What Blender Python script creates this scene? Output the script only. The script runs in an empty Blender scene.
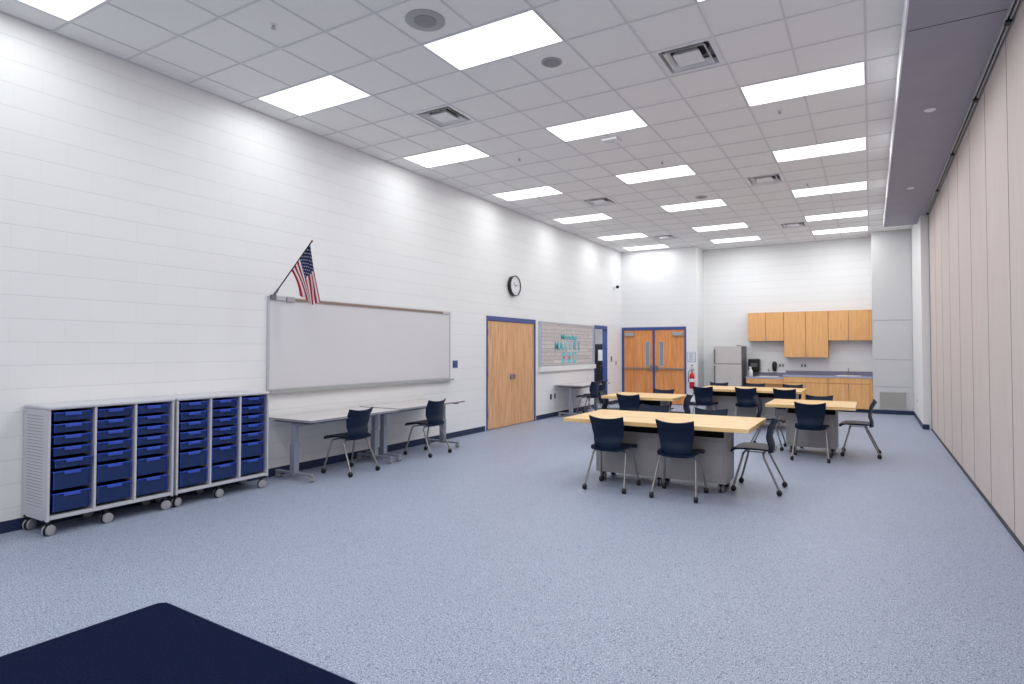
import bpy, bmesh, math, random
from mathutils import Vector, Matrix
random.seed(7)
S = bpy.context.scene
COL = S.collection
PI = math.pi

# ------------------------------------------------------------------ camera
CAM_H = 1.5613
cam_data = bpy.data.cameras.new('camera')
cam = bpy.data.objects.new('camera', cam_data)
COL.objects.link(cam)
cam.location = (0, 0, CAM_H)
cam.rotation_euler = (PI / 2 + 0.0233, 0, 0.5164)
cam_data.sensor_width = 36
cam_data.lens = 36 * 596.5 / 1024
cam_data.shift_x = (512 - 531.784) / 1024
cam_data.shift_y = (335.568 - 342) / 1024
cam_data.clip_end = 60
S.camera = cam

# ------------------------------------------------------------------ world, exposure
w = bpy.data.worlds.new('world')
S.world = w
w.use_nodes = True
w.node_tree.nodes['Background'].inputs[0].default_value = (0.8, 0.85, 1, 1)
w.node_tree.nodes['Background'].inputs[1].default_value = 0.05
S.view_settings.view_transform = 'Standard'
S.view_settings.look = 'None'
S.view_settings.gamma = 1
S.view_settings.use_curve_mapping = False
S.view_settings.exposure = 0.2
LAMP_STRENGTH = 1.5          # glow of every lamp lens
LAMP_WATTS = 19.5            # light thrown down by every recessed lamp
LAMP_COLOR = (0.965, 0.99, 1.0, 1)

# ------------------------------------------------------------------ room numbers (metres)
H = 4.447                    # ceiling
WX = -6.43                   # left wall
GX, GY, T = -6.104, 4.333, 0.6096   # ceiling grid origin and tile
BY = 16.75                   # back wall with the double door
KY = 17.5                    # kitchen recess wall
RX = 0.88                    # short right wall
PX = 1.02                    # folding partition
FY = -4.0                    # wall behind the viewer

# ------------------------------------------------------------------ materials
def srgb(c):
    return tuple(((v / 255) / 12.92 if v / 255 <= 0.04045 else (((v / 255) + 0.055) / 1.055) ** 2.4) for v in c)

class NT:
    def __init__(s, name):
        s.m = bpy.data.materials.new(name); s.m.use_nodes = True
        s.t = s.m.node_tree; s.b = s.t.nodes['Principled BSDF']
    def n(s, kind, **kw):
        nd = s.t.nodes.new(kind)
        for k, v in kw.items():
            if k in nd.inputs: nd.inputs[k].default_value = v
            else: setattr(nd, k, v)
        return nd
    def l(s, a, b): s.t.links.new(a, b)
    def ramp(s, fac, stops):
        r = s.n('ShaderNodeValToRGB'); e = r.color_ramp.elements
        while len(e) < len(stops): e.new(0.5)
        for i, (p, c) in enumerate(stops):
            e[i].position = p; e[i].color = (*c, 1)
        s.l(fac, r.inputs[0]); return r
    def coords(s, scale=(1, 1, 1)):
        tc = s.n('ShaderNodeTexCoord'); mp = s.n('ShaderNodeMapping')
        mp.inputs['Scale'].default_value = scale
        s.l(tc.outputs['Object'], mp.inputs[0]); return mp.outputs[0]
    def bump(s, h, strength=0.2, dist=0.01):
        b = s.n('ShaderNodeBump'); b.inputs['Strength'].default_value = strength
        b.inputs['Distance'].default_value = dist
        s.l(h, b.inputs['Height']); s.l(b.outputs[0], s.b.inputs['Normal'])

def plain(name, rgb, rough=0.5, metal=0.0, spec=0.5, var=0.03, scale=30, bump=0.0):
    k = NT(name); c = srgb(rgb)
    nz = k.n('ShaderNodeTexNoise', Scale=scale, Detail=3.0)
    k.l(k.coords(), nz.inputs['Vector'])
    r = k.ramp(nz.outputs[0], [(0.3, tuple(v * (1 - var) for v in c)), (0.7, tuple(min(1, v * (1 + var)) for v in c))])
    k.l(r.outputs[0], k.b.inputs['Base Color'])
    k.b.inputs['Roughness'].default_value = rough
    k.b.inputs['Metallic'].default_value = metal
    k.b.inputs['Specular IOR Level'].default_value = spec
    if bump: k.bump(nz.outputs[0], bump, 0.002)
    return k.m

def wall_mat(name, axis, rgb=(240, 240, 240)):
    """painted concrete block: 8 x 16 inch running bond; axis = world axis that runs along the wall"""
    k = NT(name); c = srgb(rgb)
    tc = k.n('ShaderNodeTexCoord'); sp = k.n('ShaderNodeSeparateXYZ'); cb = k.n('ShaderNodeCombineXYZ')
    k.l(tc.outputs['Object'], sp.inputs[0])
    k.l(sp.outputs[axis], cb.inputs[0]); k.l(sp.outputs[2], cb.inputs[1])
    br = k.n('ShaderNodeTexBrick')
    br.inputs['Scale'].default_value = 1
    br.inputs['Brick Width'].default_value = 0.4064
    br.inputs['Row Height'].default_value = 0.2032
    br.inputs['Mortar Size'].default_value = 0.004
    br.inputs['Mortar Smooth'].default_value = 0.4
    br.inputs['Bias'].default_value = 0
    br.offset = 0.5
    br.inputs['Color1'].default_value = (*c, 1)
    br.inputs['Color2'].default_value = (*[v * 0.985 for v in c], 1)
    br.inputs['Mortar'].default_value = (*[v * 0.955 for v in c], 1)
    k.l(cb.outputs[0], br.inputs['Vector'])
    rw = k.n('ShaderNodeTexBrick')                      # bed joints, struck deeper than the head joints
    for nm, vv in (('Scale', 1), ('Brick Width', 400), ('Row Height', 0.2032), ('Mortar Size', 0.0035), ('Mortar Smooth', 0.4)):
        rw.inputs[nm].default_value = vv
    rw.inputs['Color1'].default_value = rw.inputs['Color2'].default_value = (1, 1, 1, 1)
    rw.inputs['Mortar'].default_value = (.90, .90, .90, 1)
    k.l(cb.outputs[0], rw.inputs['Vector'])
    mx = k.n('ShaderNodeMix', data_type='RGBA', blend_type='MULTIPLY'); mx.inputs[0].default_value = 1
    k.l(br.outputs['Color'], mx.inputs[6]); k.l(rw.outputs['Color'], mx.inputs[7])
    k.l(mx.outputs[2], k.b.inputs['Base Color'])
    nz = k.n('ShaderNodeTexNoise', Scale=60.0, Detail=4.0); k.l(tc.outputs['Object'], nz.inputs['Vector'])
    ma = k.n('ShaderNodeMath', operation='MULTIPLY_ADD')
    k.l(rw.outputs['Fac'], ma.inputs[0]); ma.inputs[1].default_value = -1.0
    mb = k.n('ShaderNodeMath', operation='MULTIPLY'); k.l(nz.outputs[0], mb.inputs[0]); mb.inputs[1].default_value = 0.18
    k.l(mb.outputs[0], ma.inputs[2])
    k.bump(ma.outputs[0], 0.5, 0.004)
    k.b.inputs['Roughness'].default_value = 0.42
    return k.m

def wood_mat(name, dark, light, along='Z', rough=0.4, strips=None):
    k = NT(name)
    sc = {'Z': (14, 14, 1.1), 'X': (1.1, 14, 14), 'Y': (14, 1.1, 14)}[along]
    v = k.coords(sc)
    nz = k.n('ShaderNodeTexNoise', Scale=1.6, Detail=6.0, Roughness=0.62, Distortion=0.6)
    k.l(v, nz.inputs['Vector'])
    r = k.ramp(nz.outputs[0], [(0.32, srgb(dark)), (0.66, srgb(light))])
    out = r.outputs[0]
    if strips:          # butcher block staves
        tc = k.n('ShaderNodeTexCoord')
        br = k.n('ShaderNodeTexBrick')
        br.inputs['Scale'].default_value = 1
        br.inputs['Brick Width'].default_value = 0.55
        br.inputs['Row Height'].default_value = 0.042
        br.inputs['Mortar Size'].default_value = 0.0008
        br.inputs['Color1'].default_value = (1, 1, 1, 1)
        br.inputs['Color2'].default_value = (0.80, 0.76, 0.70, 1)
        br.inputs['Mortar'].default_value = (0.7, 0.6, 0.5, 1)
        k.l(tc.outputs['Object'], br.inputs['Vector'])
        mx = k.n('ShaderNodeMix', data_type='RGBA', blend_type='MULTIPLY')
        mx.inputs[0].default_value = 0.8
        k.l(out, mx.inputs[6]); k.l(br.outputs['Color'], mx.inputs[7]); out = mx.outputs[2]
    k.l(out, k.b.inputs['Base Color'])
    k.b.inputs['Roughness'].default_value = rough
    return k.m

def floor_mat():
    k = NT('speckled_vinyl')
    v = k.coords()
    n1 = k.n('ShaderNodeTexNoise', Scale=140.0, Detail=2.0, Roughness=0.75); k.l(v, n1.inputs['Vector'])
    n2 = k.n('ShaderNodeTexNoise', Scale=0.7, Detail=2.0); k.l(v, n2.inputs['Vector'])
    r = k.ramp(n1.outputs[0], [(0.35, srgb((72, 86, 116))), (0.45, srgb((146, 156, 178))), (0.55, srgb((162, 171, 192))), (0.68, srgb((222, 226, 234)))])
    mx = k.n('ShaderNodeMix', data_type='RGBA', blend_type='MULTIPLY'); mx.inputs[0].default_value = 1
    r2 = k.ramp(n2.outputs[0], [(0.3, (0.95, 0.95, 0.955)), (0.7, (1, 1, 1))])
    k.l(r.outputs[0], mx.inputs[6]); k.l(r2.outputs[0], mx.inputs[7])
    vo = k.n('ShaderNodeTexVoronoi', Scale=120.0); k.l(v, vo.inputs['Vector'])     # vinyl flecks
    sp = k.n('ShaderNodeSeparateColor'); k.l(vo.outputs['Color'], sp.inputs[0])
    fl = k.ramp(sp.outputs[0], [(0.0, (.55, .58, .66)), (0.07, (.55, .58, .66)), (0.09, (1, 1, 1)), (0.91, (1, 1, 1)), (0.93, (1.3, 1.3, 1.28)), (1.0, (1.3, 1.3, 1.28))])
    m2 = k.n('ShaderNodeMix', data_type='RGBA', blend_type='MULTIPLY'); m2.inputs[0].default_value = 1
    k.l(mx.outputs[2], m2.inputs[6]); k.l(fl.outputs[0], m2.inputs[7])
    k.l(m2.outputs[2], k.b.inputs['Base Color'])
    k.b.inputs['Roughness'].default_value = 0.48
    k.b.inputs['Specular IOR Level'].default_value = 0.35
    return k.m

def tile_mat():
    k = NT('acoustic_tile'); v = k.coords()
    n1 = k.n('ShaderNodeTexNoise', Scale=260.0, Detail=2.0); k.l(v, n1.inputs['Vector'])
    r = k.ramp(n1.outputs[0], [(0.30, srgb((234, 232, 230))), (0.5, srgb((247, 246, 244)))])
    k.l(r.outputs[0], k.b.inputs['Base Color']); k.b.inputs['Roughness'].default_value = 0.95
    k.b.inputs['Specular IOR Level'].default_value = 0.1
    k.bump(n1.outputs[0], 0.3, 0.002)
    return k.m

def fabric_mat():
    k = NT('partition_fabric')
    v = k.coords((1, 55, 0.6))
    n1 = k.n('ShaderNodeTexNoise', Scale=2.0, Detail=4.0, Roughness=0.7); k.l(v, n1.inputs['Vector'])
    r = k.ramp(n1.outputs[0], [(0.30, srgb((199, 185, 180))), (0.7, srgb((217, 206, 202)))])
    k.l(r.outputs[0], k.b.inputs['Base Color']); k.b.inputs['Roughness'].default_value = 0.9
    k.b.inputs['Specular IOR Level'].default_value = 0.15
    k.bump(n1.outputs[0], 0.25, 0.003)
    return k.m

def paper_mat():
    k = NT('shiplap_paper')
    tc = k.n('ShaderNodeTexCoord'); sp = k.n('ShaderNodeSeparateXYZ'); cb = k.n('ShaderNodeCombineXYZ')
    k.l(tc.outputs['Object'], sp.inputs[0]); k.l(sp.outputs[1], cb.inputs[0]); k.l(sp.outputs[2], cb.inputs[1])
    br = k.n('ShaderNodeTexBrick')
    br.inputs['Scale'].default_value = 1; br.inputs['Brick Width'].default_value = 1.3
    br.inputs['Row Height'].default_value = 0.088; br.inputs['Mortar Size'].default_value = 0.004
    br.inputs['Color1'].default_value = (*srgb((222, 214, 212)), 1)
    br.inputs['Color2'].default_value = (*srgb((204, 196, 195)), 1)
    br.inputs['Mortar'].default_value = (*srgb((160, 151, 150)), 1)
    k.l(cb.outputs[0], br.inputs['Vector'])
    mp = k.n('ShaderNodeMapping'); mp.inputs['Scale'].default_value = (1, 3, 18); k.l(tc.outputs['Object'], mp.inputs[0])
    nz = k.n('ShaderNodeTexNoise', Scale=2.0, Detail=5.0); k.l(mp.outputs[0], nz.inputs['Vector'])
    r = k.ramp(nz.outputs[0], [(0.3, (0.78, 0.76, 0.76)), (0.7, (1, 1, 1))])
    mx = k.n('ShaderNodeMix', data_type='RGBA', blend_type='MULTIPLY'); mx.inputs[0].default_value = 1
    k.l(br.outputs['Color'], mx.inputs[6]); k.l(r.outputs[0], mx.inputs[7])
    k.l(mx.outputs[2], k.b.inputs['Base Color']); k.b.inputs['Roughness'].default_value = 0.6
    return k.m

def emit_mat(name, strength):
    k = NT(name)
    k.b.inputs['Base Color'].default_value = (0.9, 0.9, 0.9, 1)
    k.b.inputs['Emission Color'].default_value = LAMP_COLOR
    k.b.inputs['Emission Strength'].default_value = strength
    k.b.inputs['Roughness'].default_value = 0.5
    return k.m

def glass_mat(name, rgb):
    k = NT(name)
    k.b.inputs['Base Color'].default_value = (*srgb(rgb), 1)
    k.b.inputs['Roughness'].default_value = 0.15
    k.b.inputs['Transmission Weight'].default_value = 0.35
    return k.m

M = dict(
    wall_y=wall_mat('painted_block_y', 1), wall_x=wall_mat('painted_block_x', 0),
    plaster=plain('painted_plaster', (228, 228, 228), 0.6, var=0.01),
    panel_grey=plain('grey_panel_paint', (205, 204, 205), 0.5, var=0.01),
    floor=floor_mat(), tile=tile_mat(),
    grid=plain('ceiling_grid_white', (222, 221, 222), 0.6),
    soffit=plain('mauve_grey_soffit', (158, 156, 168), 0.7, var=0.03, scale=3),
    soffit_edge=plain('soffit_trim_white', (235, 235, 240), 0.5),
    fabric=fabric_mat(), dark_gap=plain('dark_gasket', (60, 62, 70), 0.7),
    gasket=plain('partition_gasket', (128, 118, 117), 0.8),
    alum=plain('aluminium_track', (176, 178, 178), 0.4, 0.15),
    base=plain('navy_rubber_base', (28, 44, 78), 0.45),
    rug=plain('navy_carpet', (12, 22, 52), 0.98, spec=0.1, var=0.45, scale=90, bump=0.8),
    blueframe=plain('blue_frame_paint', (62, 84, 146), 0.35),
    oak=wood_mat('oak_door_veneer', (202, 148, 102), (240, 190, 144)),
    oak2=wood_mat('oak_fire_door', (216, 134, 74), (244, 170, 106)),
    cabwood=wood_mat('maple_cabinet_veneer', (224, 164, 104), (240, 184, 122)),
    carcase_shade=wood_mat('cabinet_carcase_gap_shade', (160, 108, 66), (184, 130, 84)),  # wood darkened so the slits between the fronts read as shadow
    butcher=wood_mat('butcher_block', (238, 192, 128), (252, 220, 162), along='X', rough=0.35, strips=True),
    shell=plain('navy_chair_shell', (12, 29, 54), 0.42, spec=0.22, var=0.04),
    chrome=plain('brushed_steel_tube', (150, 147, 146), 0.32, 0.75),
    black=plain('black_plastic', (14, 14, 17), 0.35),
    greymetal=plain('grey_powder_coat', (170, 168, 172), 0.45),
    basegrey=plain('grey_laminate_base', (160, 157, 158), 0.45, var=0.04, scale=6),
    cab=plain('light_grey_cabinet_metal', (198, 198, 205), 0.4),
    tray=plain('blue_translucent_tub', (13, 42, 94), 0.25),
    trayrim=plain('bright_blue_rim', (28, 68, 186), 0.25),
    traylabel=plain('blue_label_holder', (52, 84, 190), 0.3),
    wheel=plain('grey_caster_wheel', (160, 160, 164), 0.5),
    tgrey=plain('grey_laminate_top', (206, 201, 202), 0.4, var=0.04, scale=8),
    tgrey_edge=plain('grey_table_edge', (150, 150, 158), 0.4),
    tleg=plain('silver_blue_leg', (150, 156, 170), 0.35, 0.3),
    board=plain('whiteboard_enamel', (222, 220, 223), 0.25, var=0.008, scale=2),
    bframe=plain('satin_aluminium', (196, 196, 202), 0.4, 0.2),
    cork=plain('tan_cork', (150, 128, 114), 0.9, var=0.15, scale=120),
    white=plain('white_plastic', (235, 235, 236), 0.4),
    paper=plain('white_paper', (232, 232, 236), 0.7),
    ship=paper_mat(),
    teal=plain('teal_paper', (38, 178, 188), 0.6), aqua=plain('pale_aqua_paper', (128, 200, 214), 0.6),
    coral=plain('coral_paper', (232, 104, 92), 0.6), green=plain('green_paper', (110, 170, 120), 0.6),
    orange=plain('peach_paper', (236, 180, 140), 0.6), lav=plain('pale_blue_border', (150, 172, 222), 0.6),
    blueplate=plain('blue_wall_plate', (60, 86, 150), 0.4),
    greyplate=plain('grey_wall_plate', (120, 118, 130), 0.4),
    steel=plain('stainless_steel', (208, 202, 198), 0.35, 0.35, var=0.04, scale=4),
    fridge_side=plain('dark_fridge_side', (92, 92, 98), 0.4),
    counter=plain('blue_grey_laminate', (132, 130, 152), 0.35, var=0.08, scale=200),
    counter_edge=plain('pale_blue_edge', (170, 178, 208), 0.35),
    red=plain('red_enamel', (205, 22, 34), 0.25), grille=plain('grille_grey', (196, 194, 188), 0.5),
    flagred=plain('flag_red', (190, 24, 50), 0.8), flagwhite=plain('flag_white', (236, 232, 236), 0.8),
    flagblue=plain('flag_blue', (42, 48, 104), 0.8), brass=plain('brass_tip', (150, 120, 70), 0.3, 0.8),
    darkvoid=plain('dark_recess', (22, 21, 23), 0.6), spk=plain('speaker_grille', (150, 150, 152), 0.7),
    spk_ring=plain('speaker_ring', (176, 176, 177), 0.6),
    lamp=emit_mat('lamp_lens', LAMP_STRENGTH), side_room_fill=emit_mat('side_room_fill_lens', 22.0),
    glass=glass_mat('wired_glass', (176, 190, 208)),
)

# ------------------------------------------------------------------ mesh helpers
class MB:
    def __init__(s): s.bm = bmesh.new(); s.mi = 0
    def _fin(s, faces):
        for f in faces: f.material_index = s.mi
    def box(s, x0, x1, y0, y1, z0, z1, bevel=0.0, seg=2):
        r = bmesh.ops.create_cube(s.bm, size=1, matrix=Matrix.Translation(((x0 + x1) / 2, (y0 + y1) / 2, (z0 + z1) / 2)) @ Matrix.Diagonal((abs(x1 - x0), abs(y1 - y0), abs(z1 - z0), 1)))
        vs = r['verts']; fs = set(f for v in vs for f in v.link_faces)
        if bevel:
            es = list(set(e for v in vs for e in v.link_edges))
            rr = bmesh.ops.bevel(s.bm, geom=es, offset=bevel, segments=seg, affect='EDGES', profile=0.5)
            fs = set(rr['faces']) | set(f for f in fs if f.is_valid)
        s._fin(f for f in fs if f.is_valid); return s
    def obox(s, c, size, rot, bevel=0.0):
        n0 = set(s.bm.verts)
        s.box(-size[0] / 2, size[0] / 2, -size[1] / 2, size[1] / 2, -size[2] / 2, size[2] / 2, bevel)
        nv = [v for v in s.bm.verts if v not in n0]
        bmesh.ops.transform(s.bm, matrix=Matrix.Translation(c) @ rot.to_4x4(), verts=nv); return s
    def tube(s, pts, r, n=10, cap=True):
        pts = [Vector(p) for p in pts]; rs = r if isinstance(r, (list, tuple)) else [r] * len(pts)
        rings = []; up = None
        for i, p in enumerate(pts):
            d = (pts[min(i + 1, len(pts) - 1)] - pts[max(i - 1, 0)]).normalized()
            if up is None:
                up = Vector((0, 0, 1)) if abs(d.z) < 0.9 else Vector((1, 0, 0))
            a = (up - d * up.dot(d)).normalized(); b = d.cross(a); up = a
            rings.append([s.bm.verts.new(p + a * rs[i] * math.cos(2 * PI * k / n) + b * rs[i] * math.sin(2 * PI * k / n)) for k in range(n)])
        fs = []
        for i in range(len(rings) - 1):
            for k in range(n):
                fs.append(s.bm.faces.new((rings[i][k], rings[i][(k + 1) % n], rings[i + 1][(k + 1) % n], rings[i + 1][k])))
        if cap:
            fs.append(s.bm.faces.new(rings[0][::-1])); fs.append(s.bm.faces.new(rings[-1]))
        s._fin(fs); return s
    def lathe(s, prof, c=(0, 0, 0), n=20, axis='Z'):
        """prof: (radius, height) list; axis Z, X or Y"""
        c = Vector(c); rings = []
        for (r, h) in prof:
            ring = []
            for k in range(n):
                a = 2 * PI * k / n; u, v = max(r, 1e-4) * math.cos(a), max(r, 1e-4) * math.sin(a)
                p = {'Z': (u, v, h), 'X': (h, u, v), 'Y': (v, h, u)}[axis]
                ring.append(s.bm.verts.new(c + Vector(p)))
            rings.append(ring)
        fs = []
        for i in range(len(rings) - 1):
            for k in range(n):
                fs.append(s.bm.faces.new((rings[i][k], rings[i][(k + 1) % n], rings[i + 1][(k + 1) % n], rings[i + 1][k])))
        fs.append(s.bm.faces.new(rings[0][::-1])); fs.append(s.bm.faces.new(rings[-1]))
        s._fin(fs); return s
    def prism(s, poly, z0, z1):
        a = [s.bm.verts.new((x, y, z0)) for x, y in poly]; b = [s.bm.verts.new((x, y, z1)) for x, y in poly]
        fs = [s.bm.faces.new(a[::-1]), s.bm.faces.new(b)]; n = len(poly)
        for i in range(n): fs.append(s.bm.faces.new((a[i], a[(i + 1) % n], b[(i + 1) % n], b[i])))
        s._fin(fs); return s
    def hull8(s, lo, hi):
        """box between two quads (each 4 points)"""
        a = [s.bm.verts.new(p) for p in lo]; b = [s.bm.verts.new(p) for p in hi]
        fs = [s.bm.faces.new(a[::-1]), s.bm.faces.new(b)]
        for i in range(4): fs.append(s.bm.faces.new((a[i], a[(i + 1) % 4], b[(i + 1) % 4], b[i])))
        s._fin(fs); return s
    def sheet(s, fn, nu, nv, thick):
        """grid surface fn(u in -1..1, v in 0..1) thickened"""
        g = [[s.bm.verts.new(fn(-1 + 2 * i / nu, j / nv)) for i in range(nu + 1)] for j in range(nv + 1)]
        fs = [s.bm.faces.new((g[j][i], g[j][i + 1], g[j + 1][i + 1], g[j + 1][i])) for j in range(nv) for i in range(nu)]
        bmesh.ops.recalc_face_normals(s.bm, faces=fs)
        bmesh.ops.solidify(s.bm, geom=fs, thickness=thick)
        s._fin(s.bm.faces); return s
    def slot(s, i): s.mi = i; return s

def build(name, mb, mat, parent=None, smooth=None, bevel=0.0):
    bmesh.ops.recalc_face_normals(mb.bm, faces=mb.bm.faces)
    me = bpy.data.meshes.new(name); mb.bm.to_mesh(me); mb.bm.free()
    mats = mat if isinstance(mat, (list, tuple)) else [mat]
    for m in mats: me.materials.append(M[m] if isinstance(m, str) else m)
    if smooth is not None:
        for p in me.polygons: p.use_smooth = True
        me.set_sharp_from_angle(angle=math.radians(smooth))
    o = bpy.data.objects.new(name, me); COL.objects.link(o)
    if parent: o.parent = parent
    if bevel:
        b = o.modifiers.new('bevel', 'BEVEL'); b.width = bevel; b.segments = 2; b.limit_method = 'ANGLE'
    return o

def tag(o, label, cat, group=None):
    o['label'] = label; o['category'] = cat
    if group: o['group'] = group
    return o
def thing(name, label, cat, loc=(0, 0, 0), rz=0, group=None):
    o = bpy.data.objects.new(name, None); COL.objects.link(o); o.empty_display_size = 0.1
    o.location = loc; o.rotation_euler = (0, 0, rz); return tag(o, label, cat, group)
def struct(name, mb, mat, parent=None, **kw):
    o = build(name, mb, mat, parent, **kw)
    if not parent: o['kind'] = 'structure'
    return o
def sthing(name):
    o = bpy.data.objects.new(name, None); COL.objects.link(o); o.empty_display_size = 0.1
    o['kind'] = 'structure'; return o
def dup(root, loc, rz, label, group=None):
    def cp(o, parent):
        c = o.copy(); COL.objects.link(c)
        if parent: c.parent = parent
        for ch in list(o.children): cp(ch, c)
        return c
    kids = list(root.children)
    r = root.copy(); COL.objects.link(r)
    for ch in kids: cp(ch, r)
    r.location = loc; r.rotation_euler = (0, 0, rz); r['label'] = label
    if group: r['group'] = group
    return r

# ================================================================== SETTING
struct('floor', MB().box(-8.6, 1.5, FY - .2, 18.0, -0.1, 0), 'floor')

D1, D2 = (9.55, 11.48, 2.215), (14.69, 15.60, 2.215)      # openings in the left wall
mb = MB(); WT = 0.12
for y0, y1 in ((FY - .2, D1[0]), (D1[1], D2[0]), (D2[1], BY + .2)): mb.box(WX - WT, WX, y0, y1, 0, H + .1)
for a in (D1, D2): mb.box(WX - WT, WX, a[0], a[1], a[2], H + .1)
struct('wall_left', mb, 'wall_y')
DX = (WX, -4.51, 2.21)                               # double door in the back wall
mb = MB()
mb.box(DX[1], -4.2, BY, BY + .2, 0, H + .1)
mb.box(DX[0], DX[1], BY, BY + .2, DX[2], H + .1)
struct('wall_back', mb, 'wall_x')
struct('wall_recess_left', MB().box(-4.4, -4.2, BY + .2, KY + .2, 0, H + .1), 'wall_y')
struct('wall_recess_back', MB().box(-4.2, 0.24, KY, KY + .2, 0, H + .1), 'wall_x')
mb = MB().box(0.042, RX + .14, 16.8, KY, 0, H + .1)
mb.slot(1)
for z0, z1 in ((2.27, 4.40), (1.32, 2.24), (0.66, 1.29)):           # raised access panels
    mb.box(0.075, 0.86, 16.79, 16.8, z0, z1, 0.003)
mb.box(0.075, 0.86, 16.793, 16.8, 0.12, 0.63, 0.002)
struct('wall_bulkhead', mb, ['panel_grey', 'panel_grey'])
struct('wall_right', MB().box(RX, RX + .135, 13.95, 16.8, 0, H + .1), 'plaster')
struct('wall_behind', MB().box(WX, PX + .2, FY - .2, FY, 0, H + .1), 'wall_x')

# folding partition: panels with seams, track, bottom seal
part = sthing('wall_partition')
ys = [13.93]; y = 13.80
seams = [13.82, 12.75, 11.68, 10.61, 9.54, 8.46, 7.38, 6.29, 5.21, 4.13, 3.05, 1.97, 0.89, -0.19, -1.27, -2.35, -3.43, FY]
edges = [13.93] + seams
for a, b in zip(edges[:-1], edges[1:]):
    pm = MB().box(PX, PX + .08, b + .004, a - .004, 0.03, 4.17, 0.004)
    pm.slot(1).box(PX - .0015, PX + .075, a - .0039, a + .0039, 0.03, 4.168)
    build('partition_panel', pm, ['fabric', 'gasket'], part)
build('bottom_seal', MB().box(PX - .012, PX + .06, FY, 13.93, 0, 0.03), 'dark_gap', part)
build('backing_board', MB().box(PX + .08, PX + .2, FY, 13.95, 0, H + .1), 'dark_gap', part)
mb = MB().box(0.955, 0.968, FY, 13.95, 4.165, 4.2).box(0.985, 1.0, FY, 13.95, 4.165, 4.2).box(1.012, 1.10, FY, 13.95, 4.172, 4.2)
build('track', mb, 'alum', part)
mb = MB()
for yy in (5.9, 7.6, 9.6, 11.7, 13.6): mb.box(0.957, 1.0, yy, yy + .07, 4.145, 4.19)
build('track_clips', mb, 'black', part)

# soffit
mb = MB().box(0.285, 0.97, FY, 14.9, 4.2, H + .1)
struct('ceiling_soffit', mb, 'soffit')
struct('trim_soffit', MB().box(0.272, 0.285, FY, 14.9, 4.197, H), 'soffit_edge')
mb = MB()
for yy in (5.79, 2.13): mb.box(0.30, 0.955, yy, yy + .008, 4.1975, 4.2)
struct('trim_soffit_joint', mb, 'dark_gap')

# ceiling: tiles with holes for the lamps and diffusers, T-bar grid
LIGHTS = [(c * 4, r) for c in range(3) for r in (-12, -8, -4, 0, 4, 8, 12, 16, 19)]
VENTS = [(2, -6), (7, -6), (2, 2), (7, 2), (2, 10), (7, 10), (2, 17), (7, 17)]
holes = set()
for gx, gy in LIGHTS: holes |= {(gx, gy), (gx + 1, gy)}
for v in VENTS: holes.add(v)
mb = MB()
def inside_parts(x0, x1, y0, y1):
    """clip a ceiling cell to the room outline: yields rectangles"""
    regs = [(WX - .05, 0.285, FY - .05, BY + .05), (-4.2, 0.05, BY + .05, KY + .05), (0.05, 0.285, BY + .05, 16.85), (0.285, RX + .05, 14.9, 16.85)]
    for a, b, c, d in regs:
        X0, X1, Y0, Y1 = max(x0, a), min(x1, b), max(y0, c), min(y1, d)
        if X1 - X0 > 1e-4 and Y1 - Y0 > 1e-4: yield X0, X1, Y0, Y1
for i in range(-2, 12):
    for j in range(-15, 23):
        if (i, j) in holes: continue
        for r in inside_parts(GX + i * T, GX + (i + 1) * T, GY + j * T, GY + (j + 1) * T):
            mb.box(r[0], r[1], r[2], r[3], H, H + .02)
struct('ceiling', mb, 'tile')
mb = MB(); bw = 0.0095
for i in range(-1, 12):
    x = GX + i * T
    if x - bw > WX and x < 0.27:
        cuts = sorted(GY + r * T for g_, r in LIGHTS if g_ + 1 == i and GY + r * T > FY)
        ya = FY
        for cyy in cuts:
            mb.box(x - bw, x + bw, ya, cyy, H - .006, H + .001); ya = cyy + T
        mb.box(x - bw, x + bw, ya, BY, H - .006, H + .001)
    if -4.2 < x < 0.04: mb.box(x - bw, x + bw, BY, KY, H - .006, H + .001)
    if 0.29 < x < RX: mb.box(x - bw, x + bw, 14.9, 16.8, H - .006, H + .001)
for j in range(-14, 22):
    y = GY + j * T
    x0, x1 = (WX, 0.272) if y < BY else (-4.2, 0.042)
    if 14.9 < y < 16.8: x1 = RX
    if y < KY - .05 and y > FY: mb.box(x0, x1, y - bw, y + bw, H - .0065, H + .0005)
mb.box(WX, WX + .02, FY, BY, H - .007, H)
mb.box(WX, -4.2, BY - .02, BY, H - .0075, H)
mb.box(-4.2, 0.042, KY - .02, KY, H - .007, H)
struct('trim_ceiling_grid', mb, 'grid')

# baseboards
bh = 0.10
mb = MB()
for y0, y1 in ((FY, D1[0] - .04), (D1[1] + .04, D2[0] - .03), (D2[1] + .03, BY)): mb.box(WX, WX + .008, y0, y1, 0, bh)
struct('baseboard_left', mb, 'base')
struct('baseboard_back', MB().box(DX[1] + .02, -4.2, BY - .008, BY, 0, bh).box(-4.2, -4.192, BY - .008, KY, 0, bh).box(-4.192, -3.0, KY - .008, KY, 0, bh), 'base')
struct('baseboard_right', MB().box(0.042, RX, 16.782, 16.79, 0, bh).box(RX - .008, RX, 13.95, 16.782, 0, bh).box(RX - .008, RX + .1, 13.942, 13.95, 0, bh), 'base')

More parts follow.
